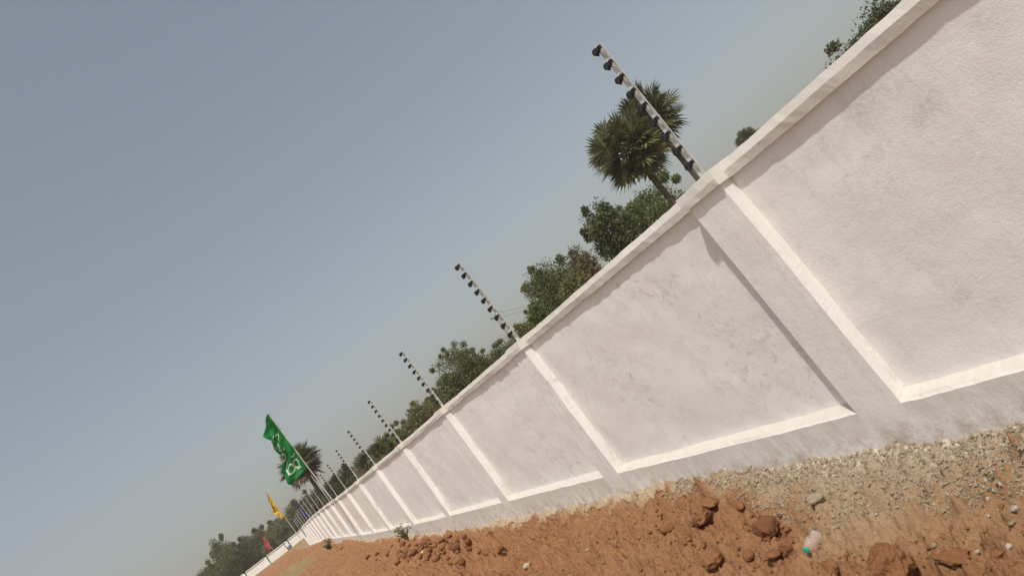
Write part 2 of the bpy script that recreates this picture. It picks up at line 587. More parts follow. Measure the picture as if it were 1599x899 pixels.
nrow, ncol = GX.shape
idx = np.arange(nrow * ncol).reshape(nrow, ncol)
gfaces = np.stack([idx[:-1, :-1], idx[:-1, 1:], idx[1:, 1:], idx[1:, :-1]], -1).reshape(-1, 4)
ground = bigmesh('ground', np.stack([GX, GY, GZ + ZC], -1).reshape(-1, 3), gfaces, M['ground'], None, True)
tag(ground, kind='structure', label='red-orange soil heaped against the foot of the white wall')
# mortar spilt along the wall: wide at the near end, a narrow strip farther on
mw = np.interp(GY, [0, 2.2, 2.57, 2.87, 3.08, 3.3, 3.8, 4.2, 4.9, 6, 9, 14, 20, 30], [.26, .29, .36, .47, .55, .55, .38, .22, .19, .15, .12, .09, .08, .07])
nb = fbm(GX * 2.2, GY * 2.2, 5, 61, 0.6)
mort = np.clip((mw - offw + nb * (0.15 + 0.55 * mw)) / (0.05 + 0.45 * mw) + .5, 0, 1) * (GY < 40)
mort = mort * np.clip(1.12 - 0.75 * np.clip(offw - .12, 0, 9) / np.maximum(mw, .05), 0.25, 1)
mort = np.maximum(mort, np.clip((.13 + .1 * nb - offw) / .06, 0, 1) * (GY < 6))
dusty = np.clip((mw * 1.0 + 0.45 * np.clip((5.0 - GY) / 1.5, 0, 1) - offw + nb * .5) / 0.35, 0, 1)
lime = np.clip((np.interp(GY, [0, 2.4, 3.4, 4.5, 7, 12], [.30, .30, .20, .10, .06, .03]) - offw + 0.12 * nb) / 0.12, 0, 1) * (GY < 16)
tanm = np.clip((GY - 35.5 + 1.5 * nb) / 1.0, 0, 1) * np.clip((46 - GY + 3 * nb) / 2, 0, 1) * np.clip((2.6 - GX + 2 * fbm(GX * .5, GY * .5, 3, 5)) / .8, 0.0, 1) * .95
tanm = np.maximum(tanm, np.clip((GY - 108 + 6 * nb) / 4, 0, 1))
tanm = np.maximum(tanm, (GX > wall_x(GY) + .3) * 0.8)
pale = np.clip((0.2 - GX + 1.5 * fbm(GX * .3, GY * .3, 4, 91)) / 1.2, 0, 1) * np.clip((26 - GY + 4 * nb) / 6, 0, 1)  # ground out of view coloured paler to bounce light into the wall's shadow
fattr(ground, 'pale', pale); fattr(ground, 'dusty', dusty); fattr(ground, 'mortar', mort); fattr(ground, 'lime', lime); fattr(ground, 'tan', tanm)

# ------------------------------------------------------------------ boundary wall
BAY, Y0, PW, PD = 3.45, 2.93, 0.32, 0.10          # bay length, near edge of first pilaster, pilaster width and depth
OV, CT = 0.027, 0.092                             # coping overhang and thickness
HL = 1.50                                         # coping soffit to ledge
posts = [Y0 + BAY * k for k in range(-2, 20)]      # near edges of the pilasters


def wob(p, s=1.0):
    v = Vector(p)
    return (mnoise.noise(v * 2.3) * 0.006 + mnoise.noise(v * 9.0) * 0.0036 + mnoise.noise(v * 24.0) * 0.0022) * s


def sweep(name, prof, y0, y1, dy, parent, close=True, amp=1.0, caps=True):
    """profile of (depth from pilaster front, height from soffit) swept along the wall, edges a little uneven"""
    n = max(2, int(math.ceil((y1 - y0) / dy)) + 1)
    V, Fc, low = [], [], []
    k = len(prof)
    for i in range(n):
        y = y0 + (y1 - y0) * i / (n - 1)
        X, Z = float(wx(y)), float(wz(y))
        for j, (a, h) in enumerate(prof):
            w1 = wob((0 if abs(a) < .006 and h < .001 else a * 3 + j * 1.7, y, h), amp if h > -.01 else 1.0); w2 = wob((a * 3 + 40 + j, y, h + 9), amp)
            V.append((X + a + w1, y, Z + h + w2))
            low.append(max(0.0, min(1.0, (-h - HL - 0.03) / 0.22)))
    for i in range(n - 1):
        for j in range(k if close else k - 1):
            j2 = (j + 1) % k
            Fc.append((i * k + j, i * k + j2, (i + 1) * k + j2, (i + 1) * k + j))
    if caps and close:
        Fc.append(tuple(range(k)))
        Fc.append(tuple(reversed([(n - 1) * k + j for j in range(k)])))
    o = meshobj(name, V, Fc, M['plaster'], parent)
    fattr(o, 'low', low)
    if name in ('coping', 'cap'): fattr(o, 'dust', [0.62] * len(V))  # whole coping coloured darker than the panels
    if name == 'plinth': fattr(o, 'dust', [1.0 if k_ % k in (1, 2, 3) else (0.6 if k_ % k == 0 else 0.0) for k_ in range(len(V))])  # ledge top coloured darker to hold back its sunlit glare, front lip less
    return o


def on_panel(px, py):
    d = ray(px, py); d = d * (2.92 + PD) / d[0]
    return float(d[1]), float(d[2]) + ZC


# grey smudges seen on the near bays
STAINS = [(*on_panel(px, py), r_, a_) for px, py, r_, a_ in (
    (1455, 165, .07, 1.0), (1440, 190, .05, .9), (1365, 150, .10, .7), (1335, 170, .08, .6), (1410, 120, .09, .5), (1290, 225, .06, .7), (1260, 250, .05, .5),
    (1500, 460, .07, .8), (1470, 430, .06, .4), (1545, 40, .06, .6), (1560, 130, .05, .5), (1330, 300, .08, .4), (1380, 330, .10, .3), (1245, 380, .05, .6),
    (1300, 470, .05, .5), (1420, 560, .05, .6), (1340, 510, .05, .5), (1590, 300, .08, .4), (1520, 250, .12, .3), (1215, 265, .06, .6),
    (1230, 605, .06, .6), (1120, 385, .10, .4), (1080, 360, .08, .4), (1060, 480, .12, .25), (1000, 600, .10, .3), (900, 600, .12, .25), (1180, 540, .06, .4), (860, 560, .12, .3))]


def panel(y0, y1, parent, dy, dz):
    """plastered bay between two pilasters: a thick slab with an undulating face"""
    ny = max(2, int((y1 - y0) / dy) + 1); nz = max(2, int(HL / dz) + 1)
    V, Fc = [], []
    for i in range(ny):
        y = y0 + (y1 - y0) * i / (ny - 1)
        X, Z = float(wx(y)), float(wz(y))
        for j in range(nz):
            h = 0.02 - (HL + 0.02) * j / (nz - 1)
            V.append((X + PD + wob((0, y, h), 1.5) + 0.004 * mnoise.noise(Vector((3, y * 1.1, h * 1.4))), y, Z + h))
    for i in range(ny - 1):
        for j in range(nz - 1):
            Fc.append((i * nz + j, i * nz + j + 1, (i + 1) * nz + j + 1, (i + 1) * nz + j))
    stain = []
    for (x_, y_, z_) in V:
        k = 0.0
        for (sy, sz, sr, sa) in STAINS:
            q = ((y_ - sy) ** 2 + (z_ - sz) ** 2) / (sr * sr)
            if q < 6: k += sa * math.exp(-q)
        stain.append(min(1.0, k))
    b = len(V)
    for i in (0, ny - 1):
        y = y0 + (y1 - y0) * i / (ny - 1)
        for h in (0.02, -HL):
            V.append((float(wx(y)) + PD + 0.12, y, float(wz(y)) + h))
    Fc.append((b, b + 2, b + 3, b + 1))
    o = meshobj('panel', V, Fc, M['plaster'], parent, True)
    fattr(o, 'stain', stain + [0.0] * 4)
    fattr(o, 'low', [0.0] * len(V))
    return o


wall = empty('boundary_wall', (0, 0, 0))
tag(wall, 'long whitewashed boundary wall with raised pilasters and ledge, running uphill away', 'wall')
for i, y in enumerate(posts):
    d = 0.05 if y < 12 else (0.12 if y < 30 else 0.4)
    a = 1.0
    pil = sweep('pilaster', [(0, 0.004), (-.001, -.25), (.002, -.5), (-.002, -.75), (.001, -1.0), (-.001, -1.25), (0, -1.42), (0, -HL - .012), (0, -HL - .2), (0, -HL - .56),
                             (.22, -HL - .56), (.22, .004)], y, y + PW, min(d, .08), wall, amp=a)
    sweep('cap', [(-OV, .002), (-OV - .002, CT * .5), (-OV + .006, CT + .008), (PD + .17, CT + .012), (PD + .17, .002)], y - .022, y + PW + .022, min(d, .08), pil, amp=0.9)
    if i < len(posts) - 1:
        ya, yb = y + PW, posts[i + 1]
        panel(ya - .01, yb + .01, wall, d * 1.2, 0.06 if y < 12 else .2)
        sweep('coping', [(PD - OV - .005, -.003), (PD - OV - .012, CT * .5), (PD - OV, CT), (PD + .15, CT + .004), (PD + .15, -.003)],
              ya + .023, yb - .023, d, wall, amp=0.9)
        sweep('plinth', [(.000, -HL - .012), (.022, -HL + .004), (PD + .03, -HL + .032), (PD + .12, -HL + .032), (PD + .12, -HL - .56), (.0, -HL - .56), (.0, -HL - .2)],
              ya, yb, d, wall, amp=1.2, caps=False)

# ------------------------------------------------------------------ far wall beyond the plain
fw = empty('far_wall', (0, 120, 0))
tag(fw, 'low white wall crossing the far end of the orange plain below the trees', 'wall')
for k in range(-14, 10):
    xa, xb = k * 3.6, (k + 1) * 3.6
    zt = 2.03 + ZC + 0.03 * math.sin(k * 1.3)
    mb = MB(); mb.box(((xa + xb) / 2 + .16, 120.0 + .12, zt - 1.1), (1.63, .10, 1.1))
    o = mb.build('panel', M['plaster'], fw); o.location = (0, -120, 0)
    mb = MB(); mb.box((xa, 120.05, zt - 1.1 + .01), (.165, .16, 1.1))
    o = mb.build('pilaster', M['plaster'], fw); o.location = (0, -120, 0)
    mb = MB(); mb.box(((xa + xb) / 2 + .16, 120.08, zt + .055), (1.63, .17, .05))
    o = mb.build('coping', M['plaster'], fw); o.location = (0, -120, 0)

# ------------------------------------------------------------------ electric-fence poles
ORD = ['nearest', 'second', 'third', 'fourth', 'fifth', 'sixth', 'seventh', 'eighth', 'ninth', 'tenth', 'eleventh', 'twelfth',
       'thirteenth', 'fourteenth', 'fifteenth', 'sixteenth', 'seventeenth', 'eighteenth', 'nineteenth', 'twentieth']
PL = 1.03


def make_pole():
    root = empty('fence_pole')
    mb = MB()
    # steel angle: two legs
    t, w = 0.003, 0.0145
    mb.box((0, w - t, PL / 2 - .05), (w, t, PL / 2 + .05))
    mb.box((w - t, -.004, PL / 2 - .05), (t, w - .004, PL / 2 + .05))
    mb.build('post', M['steel'], root)
    ins = None
    for k in range(9):
        z = 0.11 + k * 0.1100
        if ins is None:
            b = MB()
            b.tube([(.004, 0, 0), (-.036, 0, 0)], [.009, .009], 10)
            for xx, r in ((-.014, .017), (-.023, .0195), (-.032, .017)):
                b.tube([(xx - .004, 0, 0), (xx - .002, 0, 0), (xx + .002, 0, 0), (xx + .004, 0, 0)], [r * .84, r, r, r * .84], 12)
            b.box((-.002, -.012, .008), (.010, .010, .009))
            b.tube([(-.036, -.010, .002), (-.040, -.009, -.012), (-.034, -.006, -.022)], [.006, .007, .005], 7)
            b.tube([(-.018, .004, -.012), (-.020, .004, -.024)], [.007, .005], 7)
            ins = b.build('insulator', M['black'], root)
            ins.location = (-.020, 0, z); ins.scale = (1.2, 1.25, 1.2)
        else:
            c = ins.copy(); col.objects.link(c); c.parent = root; c.location = (-.020, 0, z)
    return root


proto = make_pole()
protochildren = list(proto.children)
pole_ys = [p for p in posts if 1 < p]
for i, y in enumerate(pole_ys):
    if i == 0: o = proto
    else:
        o = proto.copy(); col.objects.link(o)
        for ch in protochildren:
            if i > 15 and ch.name.startswith('insulator'): continue
            c = ch.copy(); col.objects.link(c); c.parent = o
    yy = y + PW * .5
    o.location = (float(wx(yy)) + 0.10, yy, float(wz(yy)) + CT)
    o.rotation_euler = (math.radians(rng.uniform(-1, 1)) if i else 0.0, math.radians(rng.uniform(-1, 1)) if i else 0.0, math.radians(rng.uniform(-4, 4)) if i else 0.0)
    if i == 0:                               # the nearest one leans a little along the wall
        b_ = np.array(o.location); t_ = ray(933, 70); t_ = t_ * (b_[0] / t_[0]) + np.array([0, 0, ZC]); v_ = t_ - b_
        o.rotation_euler = (-math.atan2(v_[1], v_[2]), 0, 0)
    o['label'] = ('upright grey steel fence pole carrying black insulators, %s along the wall top' % ORD[i]) if i else \
        'tall grey steel fence pole with nine black insulators, nearest of all, crossing the palm'
    o['category'] = 'fence pole'
    o['group'] = 'electric-fence poles on the wall'

# ------------------------------------------------------------------ vegetation
def leaf_cloud(centres, radii, count, size, seed, flat=0.0):
    """many small leaf faces spread through clumps; returns verts, tris"""
    r = np.random.RandomState(seed)
    ci = r.randint(0, len(centres), count)
    d = r.normal(size=(count, 3)); d /= np.linalg.norm(d, axis=1)[:, None]
    rad = r.rand(count) ** 0.6 * (1 + .25 * r.rand(count))
    P = centres[ci] + d * (rad[:, None] * radii[ci])
    # leaf frame
    a = r.normal(size=(count, 3)); a[:, 2] -= 0.35
    a /= np.linalg.norm(a, axis=1)[:, None]
    b = np.cross(a, r.normal(size=(count, 3)) + d * 0.6); b /= np.linalg.norm(b, axis=1)[:, None]
    s = size * (0.6 + 0.8 * r.rand(count))[:, None]
    c = np.cross(a, b)
    V = np.stack([P, P + a * s * .5 + b * s * .34 + c * s * .06, P + a * s, P + a * s * .5 - b * s * .34 + c * s * .06], 1).reshape(-1, 3)
    i = np.arange(count) * 4
    Fc = np.stack([i, i + 1, i + 2, i + 3], 1)
    return V, Fc


def tree(px, py, hx, vz, depth, mat, label, seed, dens=1.0, leaf=0.16, name='tree', group=None, gaps=0.5, clumps=26, cat='tree'):
    r = np.random.RandomState(seed)
    C = at(px, py, depth)
    rx, rz = hx / FPX * depth * 1.12, vz / FPX * depth * 1.12
    gz = gz_at(C[0], C[1])
    root = empty(name, (C[0], C[1], gz - .1))
    base = np.array([C[0], C[1], gz - .1])
    cl, cr = [], []
    while len(cl) < clumps:
        d = r.normal(size=3); d /= np.linalg.norm(d)
        d *= (0.25 + 0.75 * r.rand()) ** 0.6
        k = 0.24 + 0.24 * r.rand()
        if np.linalg.norm(d) + k > 1.25: continue
        cl.append(C + d * np.array([rx, rx, rz]) * .84)
        cr.append(np.array([rx, rx, rz * .9]) * k * (1.0 if rz > .6 * rx else 1.15))
    # a few straggling sprays that break the outline
    for _ in range(int(5 * (1 + gaps))):
        d = r.normal(size=3); d[2] = abs(d[2]) * 1.1; d /= np.linalg.norm(d)
        cl.append(C + d * np.array([rx, rx, rz]) * (0.95 + .15 * r.rand()))
        cr.append(np.array([rx, rx, rz]) * (0.07 + .09 * r.rand()))
    cl = np.array(cl); cr = np.array(cr)
    vol = rx * rx * rz
    leaf = leaf * .72
    cnt = int(min(24000, max(3500, dens * 2000 * (rx * rz) / (leaf / .16) ** 2)))
    V, Fc = leaf_cloud(cl, cr * 1.08, cnt, leaf, seed + 1)
    bigmesh('crown', V - base, Fc, mat, root)
    mb = MB()
    fork = C - np.array([0, 0, rz * .75])
    if fork[2] < gz + .5: fork[2] = gz + .5
    tr = max(.05, min(.22, rx * .07))
    mid = (base + fork) / 2 + np.array([r.normal() * .12, r.normal() * .12, 0])
    mb.tube([base - base, mid - base, fork - base], [tr * 1.4, tr, tr * .8], 8)
    for k in range(min(9, len(cl))):
        q = cl[k]
        m2 = (fork + q) / 2 + r.normal(size=3) * .12 * rx
        mb.tube([fork - base, m2 - base, q - base], [tr * .55, tr * .35, tr * .12], 6)
    for k in range(9, len(cl)):
        q = cl[k]; p0 = cl[k % 9]
        mb.tube([p0 - base, (p0 + q) / 2 - base + r.normal(size=3) * .04 * rx, q - base], [tr * .22, tr * .16, tr * .07], 5)
    mb.build('trunk', M['bark'], root)
    tag(root, label, cat, group)
    return root


def fan_leaf(r, origin, direction, L, petiole, seg=22, spread=3.7):
    """one palmyra leaf: stiff round fan split into narrow pointed blades, on a petiole"""
    d = Vector(direction).normalized()
    up = Vector((0, 0, 1))
    side = d.cross(up)
    if side.length < .1: side = Vector((1, 0, 0))
    side.normalize()
    q = Matrix.Rotation(r.uniform(-1.3, 1.3), 3, d)
    side = q @ side
    nrm = side.cross(d).normalized()
    o = Vector(origin)
    hub = o + d * petiole
    V, Fc = [], []
    droop = r.uniform(.02, .22)
    wk = L * 0.55 * spread / seg * .62
    for k in range(seg):
        t = (k + .5) / seg * 2 - 1
        ang = t * spread * .5
        dirk = d * math.cos(ang) + side * math.sin(ang)
        perp = -d * math.sin(ang) + side * math.cos(ang)
        lk = L * (1 - .25 * abs(t) ** 2) * r.uniform(.86, 1.06)
        cup = nrm * (.16 * L * abs(t)) + nrm * (.03 * L * (1 if k % 2 else -1))
        m = hub + dirk * lk * .55 + cup - up * droop * L * .15
        tip = hub + dirk * lk + cup * 1.5 - up * droop * L * .9 + perp * r.uniform(-.05, .05) * L
        b = len(V)
        V += [hub, m + perp * wk, tip, m - perp * wk]
        Fc.append((b, b + 1, b + 2, b + 3))
    b = len(V)
    s = 0.03 * L + .006
    V += [o + side * s, o - side * s, hub - side * s * .6, hub + side * s * .6]
    Fc.append((b, b + 1, b + 2, b + 3))
    return V, Fc


def palm(px, py, rpx, depth, label, seed, trunk_px=None, leaves=46, group=None, name='palm_tree', low=-.75, dry=.25, big=1.0):
    r = random.Random(seed)
    C = at(px, py, depth)
    R = rpx / FPX * depth
    if trunk_px is None: T = C.copy()
    else: T = at(trunk_px[0], trunk_px[1], depth)
    lean = (T - C)
    k = (C[2] - gz_at(C[0], C[1])) / max(.3, C[2] - T[2]) if trunk_px is not None else 1.0
    B = np.array([C[0] + lean[0] * min(k, 6), C[1] + lean[1] * min(k, 6), 0]); B[2] = gz_at(B[0], B[1]) - .1
    root = empty(name, B)
    hub = C - np.array([0, 0, R * .10])
    V, Fc, Vd, Fd = [], [], [], []
    for i in range(leaves):
        z = 1 - (i + .5) / leaves * (1 - low)
        az = i * 2.39996 + r.uniform(-.3, .3)
        s = math.sqrt(max(0, 1 - z * z))
        dr = (s * math.cos(az), s * math.sin(az), z)
        L = R * r.uniform(.40, .52) * big
        pet = R * r.uniform(.45, .60) * (1 if i % 3 else .6)
        v, f = fan_leaf(r, hub - B, dr, L, pet)
        if z < low + dry * 1.2 and r.random() < .75:
            o = len(Vd); Vd += v; Fd += [tuple(a + o for a in q) for q in f]
        else:
            o = len(V); V += v; Fc += [tuple(a + o for a in q) for q in f]
    meshobj('crown', V, Fc, M['palm_leaf'], root)
    if Vd: meshobj('dry_fronds', Vd, Fd, M['palm_dry'], root)
    mb = MB()
    n = 22
    pts, rad = [], []
    tr = max(.10, R * .07)
    for i in range(n):
        t = i / (n - 1)
        p = B + (hub - B) * t - B
        pts.append(p); rad.append(tr * (1.35 - .35 * min(1, t * 3)) * (1 + .05 * (i % 2)))
    mb.tube(pts, rad, 10)
    for i in range(16):        # old leaf bases under the crown
        a = r.uniform(0, 6.28); t = r.uniform(.80, .97)
        p = B + (hub - B) * t - B
        q = p + np.array([math.cos(a) * tr * 1.8, math.sin(a) * tr * 1.8, .18])
        mb.tube([p, q], [.045, .015], 5)
    mb.build('trunk', M['palmbark'], root, True)
    tag(root, label, 'palm tree', group)
    return root


palm(979, 228, 72, 30, 'fan palm with the lower round crown, rising behind the nearest fence pole', 3, None, 74, low=-.95, dry=.12)
palm(1010, 182, 64, 33, 'taller fan palm whose trunk is the right one, beside the nearest fence pole', 5, None, 60, low=-.9, dry=.12)
palm(467, 722, 40, 60, 'fan palm with round brownish crown standing behind the green flag', 8, None, 74, dry=.7, low=-.95)
palm(1168, 216, 25, 75, 'small palm top peeping over the wall right of the nearest pole', 9, None, 60)
palm(600, 706, 30, 44, 'low bushy fan palm over the wall at the fifth pole', 12, None, 24, low=-.2, big=1.35)
palm(575, 724, 27, 46, 'low bushy fan palm just left of its bushier twin, over the wall', 13, None, 22, low=-.2, big=1.35)

T = tree
T(1386, 62, 78, 58, 28, M['leaf_dark'], 'dark tree spreading over the wall top at upper right', 101, 1.3, .15, clumps=40)
T(1030, 330, 46, 46, 39, M['leaf_fresh'], 'fresh green tree behind the trunks of the two palms', 102, 1.2, .17)
T(957, 366, 36, 56, 29, M['leaf_dark'], 'dark rounded tree standing left of the two palms', 103, 1.5, .15, clumps=30)
T(912, 420, 30, 36, 33, M['leaf_brown'], 'brownish small tree between two green trees over the wall', 104, 0.9, .13)
T(868, 458, 46, 50, 36, M['leaf_mid'], 'wide olive green tree right of the second fence pole', 105, 1.1, .14, clumps=32)
T(838, 494, 16, 18, 34, M['leaf_fresh'], 'little green bush low over the wall by the second pole', 106, 1.2, .13, cat='bush', name='bush')
T(790, 556, 36, 24, 60, M['leaf_mid'], 'low tree row edge behind the utility pole', 107, 1.3, .18)
T(716, 574, 36, 34, 44, M['leaf_mid'], 'open airy tree with sky gaps right of the third pole', 108, 0.55, .15, gaps=1.5, clumps=32)
T(718, 606, 44, 26, 45, M['leaf_mid'], 'denser low tree at the foot of the airy tree', 109, 1.3, .15)
T(662, 652, 34, 26, 48, M['leaf_olive'], 'olive bushy tree between third and fourth poles', 110, 1.2, .16)
T(630, 684, 24, 22, 50, M['leaf_mid'], 'small green tree right behind the fourth pole', 111, 1.2, .16)
T(552, 752, 30, 26, 60, M['leaf_dark'], 'dark tree behind the sixth and seventh poles', 112, 1.3, .18)
T(524, 772, 24, 26, 66, M['leaf_dark'], 'dark tree to the right of the green flag pole', 113, 1.3, .2)
T(489, 790, 17, 22, 88, M['leaf_brown'], 'reddish brown tree beside the blue flag', 114, 1.2, .22)
T(690, 628, 30, 20, 50, M['leaf_olive'], 'low olive shrub top between the third pole and the airy tree', 131, 1.3, .16)
T(748, 572, 26, 20, 52, M['leaf_mid'], 'low green tree top filling between airy tree and utility pole', 132, 1.3, .16)
T(826, 520, 22, 20, 48, M['leaf_olive'], 'low olive shrub top at the base of the second pole', 133, 1.2, .15)
T(990, 346, 30, 28, 40, M['leaf_mid'], 'green shrub top between the dark tree and the palms', 134, 1.2, .13)
T(900, 446, 30, 26, 31, M['leaf_olive'], 'low olive growth under the brownish tree', 135, 1.2, .14)
T(620, 700, 26, 18, 56, M['leaf_dark'], 'dark low crown between the fourth pole and the low palms', 136, 1.2, .18)
T(506, 786, 20, 20, 72, M['leaf_olive'], 'olive tree low behind the eighth and ninth poles', 137, 1.2, .2)
FG = 'trees beyond the far wall'
T(462, 814, 26, 27, 132, M['leaf_olive'], 'olive tree of the far row, right of the yellow flag foot', 121, 1.4, .30, group=FG)
T(436, 836, 28, 26, 136, M['leaf_dark'], 'dark tree of the far row, below the yellow flag', 122, 1.4, .30, group=FG)
T(412, 852, 25, 27, 134, M['leaf_dark'], 'dark tree of the far row, behind the red flag', 123, 1.4, .30, group=FG)
T(388, 866, 25, 28, 138, M['leaf_dark'], 'dark tree of the far row, between red flag and pale tree', 124, 1.4, .30, group=FG)
T(354, 874, 22, 36, 128, M['leaf_mid'], 'pale green tree ending the far row at the left', 125, 1.4, .28, group=FG)
T(332, 902, 24, 22, 130, M['leaf_mid'], 'low pale tree at the bottom edge of the picture', 126, 1.4, .28, group=FG)
T(448, 826, 24, 24, 128, M['leaf_mid'], 'mid green tree of the far row, just left of the wall end', 127, 1.2, .28, group=FG)
T(424, 846, 22, 22, 130, M['leaf_olive'], 'olive tree of the far row, right of the red flag', 128, 1.2, .28, group=FG)
T(372, 880, 22, 24, 131, M['leaf_dark'], 'dark tree of the far row, right next to the pale tree', 129, 1.2, .28, group=FG)
# ------------------------------------------------------------------ flags
def flag(name, base, height, tip_lean, spec, mat, label, group, letters=None, prn=None, seed=0):
    """pole + cloth sleeved on its top; spec rows: (down the pole, droop, reach) of the free edge, metres"""
    r = random.Random(seed)
    root = empty(name, base)
    L = Vector(tip_lean)                      # direction of the pole
    L.normalize()
    tip = L * height
    mb = MB(); mb.tube([(0, 0, -.3), tuple(L * height * .5), tuple(tip)], [.026, .022, .016], 8)
    mb.build('flagpole', M['whitepole'], root)
    out = Vector((-cR0[0], -cR0[1], 0)).normalized()       # blown sideways
    dep = Vector((-out.y, out.x, 0))
    hs = spec['hoist']                        # length on the pole
    edge = spec['edge']                       # list of (s, droop, reach)
    ss = [e[0] for e in edge]
    nu, nv = 60, 26
    def P(s, t, lift=0.0):
        dr = np.interp(s, ss, [e[1] for e in edge]); rc = np.interp(s, ss, [e[2] for e in edge])
        p = tip - L * (s * hs)
        tt = t
        pos = p + out * (rc * tt) - L * (dr * tt ** 1.15)
        fold = (math.sin(s * hs * 4.0 + tt * 5.2 + seed) * .15 + math.sin(s * hs * 9 - tt * 7.5 + seed * 2) * .075) * (tt ** .6) * spec.get('fold', 1)
        fold += .02 * math.sin(s * 60 + tt * 9)* tt
        return pos + dep * (fold + lift) + out * (0.03 * math.sin(s * hs * 7 + tt * 3))
    V = [tuple(P(i / (nu - 1), j / (nv - 1))) for i in range(nu) for j in range(nv)]
    Fc = [(i * nv + j, i * nv + j + 1, (i + 1) * nv + j + 1, (i + 1) * nv + j) for i in range(nu - 1) for j in range(nv - 1)]
    cl = meshobj('cloth', V, Fc, mat, root, True)
    if letters:
        V, Fc = [], []
        for stroke, w in letters:
            for lift in (-.012, .012):
                b = len(V)
                n = len(stroke)
                for i, (s, t) in enumerate(stroke):
                    a = stroke[max(0, i - 1)]; c = stroke[min(n - 1, i + 1)]
                    dx, dy = (c[0] - a[0]) * hs, (c[1] - a[1]) * spec.get('width', .8)
                    l = math.hypot(dx, dy) or 1
                    nx, ny = -dy / l * w, dx / l * w
                    V.append(tuple(P(s + nx / hs, t + ny / spec.get('width', .8), lift)))
                    V.append(tuple(P(s - nx / hs, t - ny / spec.get('width', .8), lift)))
                for i in range(n - 1):
                    Fc.append((b + 2 * i, b + 2 * i + 1, b + 2 * i + 3, b + 2 * i + 2))
        meshobj('lettering', V, Fc, prn, cl)
    tag(root, label, 'flag', group)
    return root


def ring(s, t, rs, rt, a0=0, a1=360, n=18):
    return [(s + rs * math.cos(math.radians(a0 + (a1 - a0) * i / (n - 1))), t + rt * math.sin(math.radians(a0 + (a1 - a0) * i / (n - 1)))) for i in range(n)]


FLG = 'coloured flags on thin poles'
u = 1 / 43.5
green_edge = [(0, .55, .64), (.16, .48, .49), (.28, .44, .50), (.5, .42, .68), (.7, .36, .82), (.88, .30, .90), (1.0, .22, .84)]
letters = [
    (ring(.80, .62, .070, .16, 20, 380), .027), ([(.80, .78), (.72, .84), (.66, .70), (.66, .55)], .025), (ring(.83, .30, .060, .15, -30, 330), .027),
    ([(.83, .44), (.90, .40), (.92, .22)], .025), ([(.70, .30), (.73, .20), (.70, .12)], .025),
    (ring(.55, .74, .045, .13, 0, 360), .027), ([(.47, .86), (.42, .74), (.46, .60), (.50, .52)], .027), (ring(.40, .62, .040, .10, 40, 330), .025),
    ([(.52, .46), (.50, .36)], .027), ([(.34, .50), (.30, .40), (.26, .44), (.24, .56)], .030), ([(.27, .74), (.22, .66), (.19, .74)], .030), ([(.33, .80), (.36, .88)], .030),
]
b0 = at(565.5, 843, 25.6); b0[2] = gz_at(b0[0], b0[1])
t0 = at(419, 645, 25.2)
flag('green_flag', b0, float(np.linalg.norm(t0 - b0)), t0 - b0, {'hoist': 2.36, 'edge': green_edge, 'width': .8, 'fold': 1.0}, M['green'],
     'green flag with white curly letters flying from a tall pole before the wall', FLG, letters, M['white_print'], 1)
b1 = at(480, 855, 58); b1[2] = gz_at(b1[0], b1[1])
t1 = at(416.5, 768, 58)
yl = [([(.36, .5), (.46, .75), (.56, .6), (.5, .3)], .07), ([(.30, .35), (.26, .6)], .06), ([(.60, .8), (.66, .5)], .05)]
flag('yellow_flag', b1, float(np.linalg.norm(t1 - b1)), t1 - b1, {'hoist': 2.35, 'edge': [(0, .05, .10), (.3, .25, .36), (.55, .35, .62), (.62, .3, .6), (.78, .15, .32), (1, .25, .42)], 'width': .5, 'fold': .7},
     M['yellow'], 'crumpled yellow flag with dark print flying beyond the wall end', FLG, yl, M['dark_print'], 2)
t2 = at(464.0, 782, 92); b2 = at(498, 826, 92); b2[2] = gz_at(b2[0], b2[1])
flag('blue_flag', b2, float(np.linalg.norm(t2 - b2)), t2 - b2, {'hoist': 2.35, 'edge': [(0, .3, .35), (.4, .35, .62), (.8, .3, .6), (1, .2, .5)], 'width': .5, 'fold': .6},
     M['blue'], 'small dark blue flag showing just above the far end of the long wall', FLG, None, None, 3)
t3 = at(411.5, 837, 126); b3 = at(436, 872, 126); b3[2] = gz_at(b3[0], b3[1])
flag('red_flag', b3, float(np.linalg.norm(t3 - b3)), t3 - b3, {'hoist': 2.5, 'edge': [(0, .2, .3), (.4, .35, .75), (.8, .35, .85), (1, .25, .7)], 'width': .6, 'fold': .6},
     M['red'], 'small red flag in front of the dark far trees', FLG, None, None, 4)

# ------------------------------------------------------------------ utility pole and wires
ub = at(803, 540, 95); ub[2] = gz_at(ub[0], ub[1]); ut = at(774, 494, 95)
up_ = empty('utility_pole', ub)
mb = MB(); mb.tube([(0, 0, -.2), tuple(ut - ub)], [.16, .10], 8); mb.build('shaft', M['concrete'], up_)
H = Vector(tuple(cR0))
mb = MB(); p = Vector(tuple(ut - ub)); mb.tube([p - H * .75, p + H * .75], [.06, .06], 6); mb.build('crossarm', M['rust'], up_)
mb = MB(); q = p - Vector((0, 0, 1.35)); mb.tube([q - H * .3, q + H * .45], [.07, .07], 6); mb.build('bracket', M['rust'], up_)
for s in (-.7, 0, .7):
    mb = MB(); b = p + H * s; mb.tube([b, b + Vector((0, 0, .14)), b + Vector((0, 0, .25))], [.05, .08, .04], 7); mb.build('insulator', M['rust'], up_)
tag(up_, 'distant concrete utility pole with crossarm seen past the second fence pole', 'utility pole')
we = at(905, 420, 62)
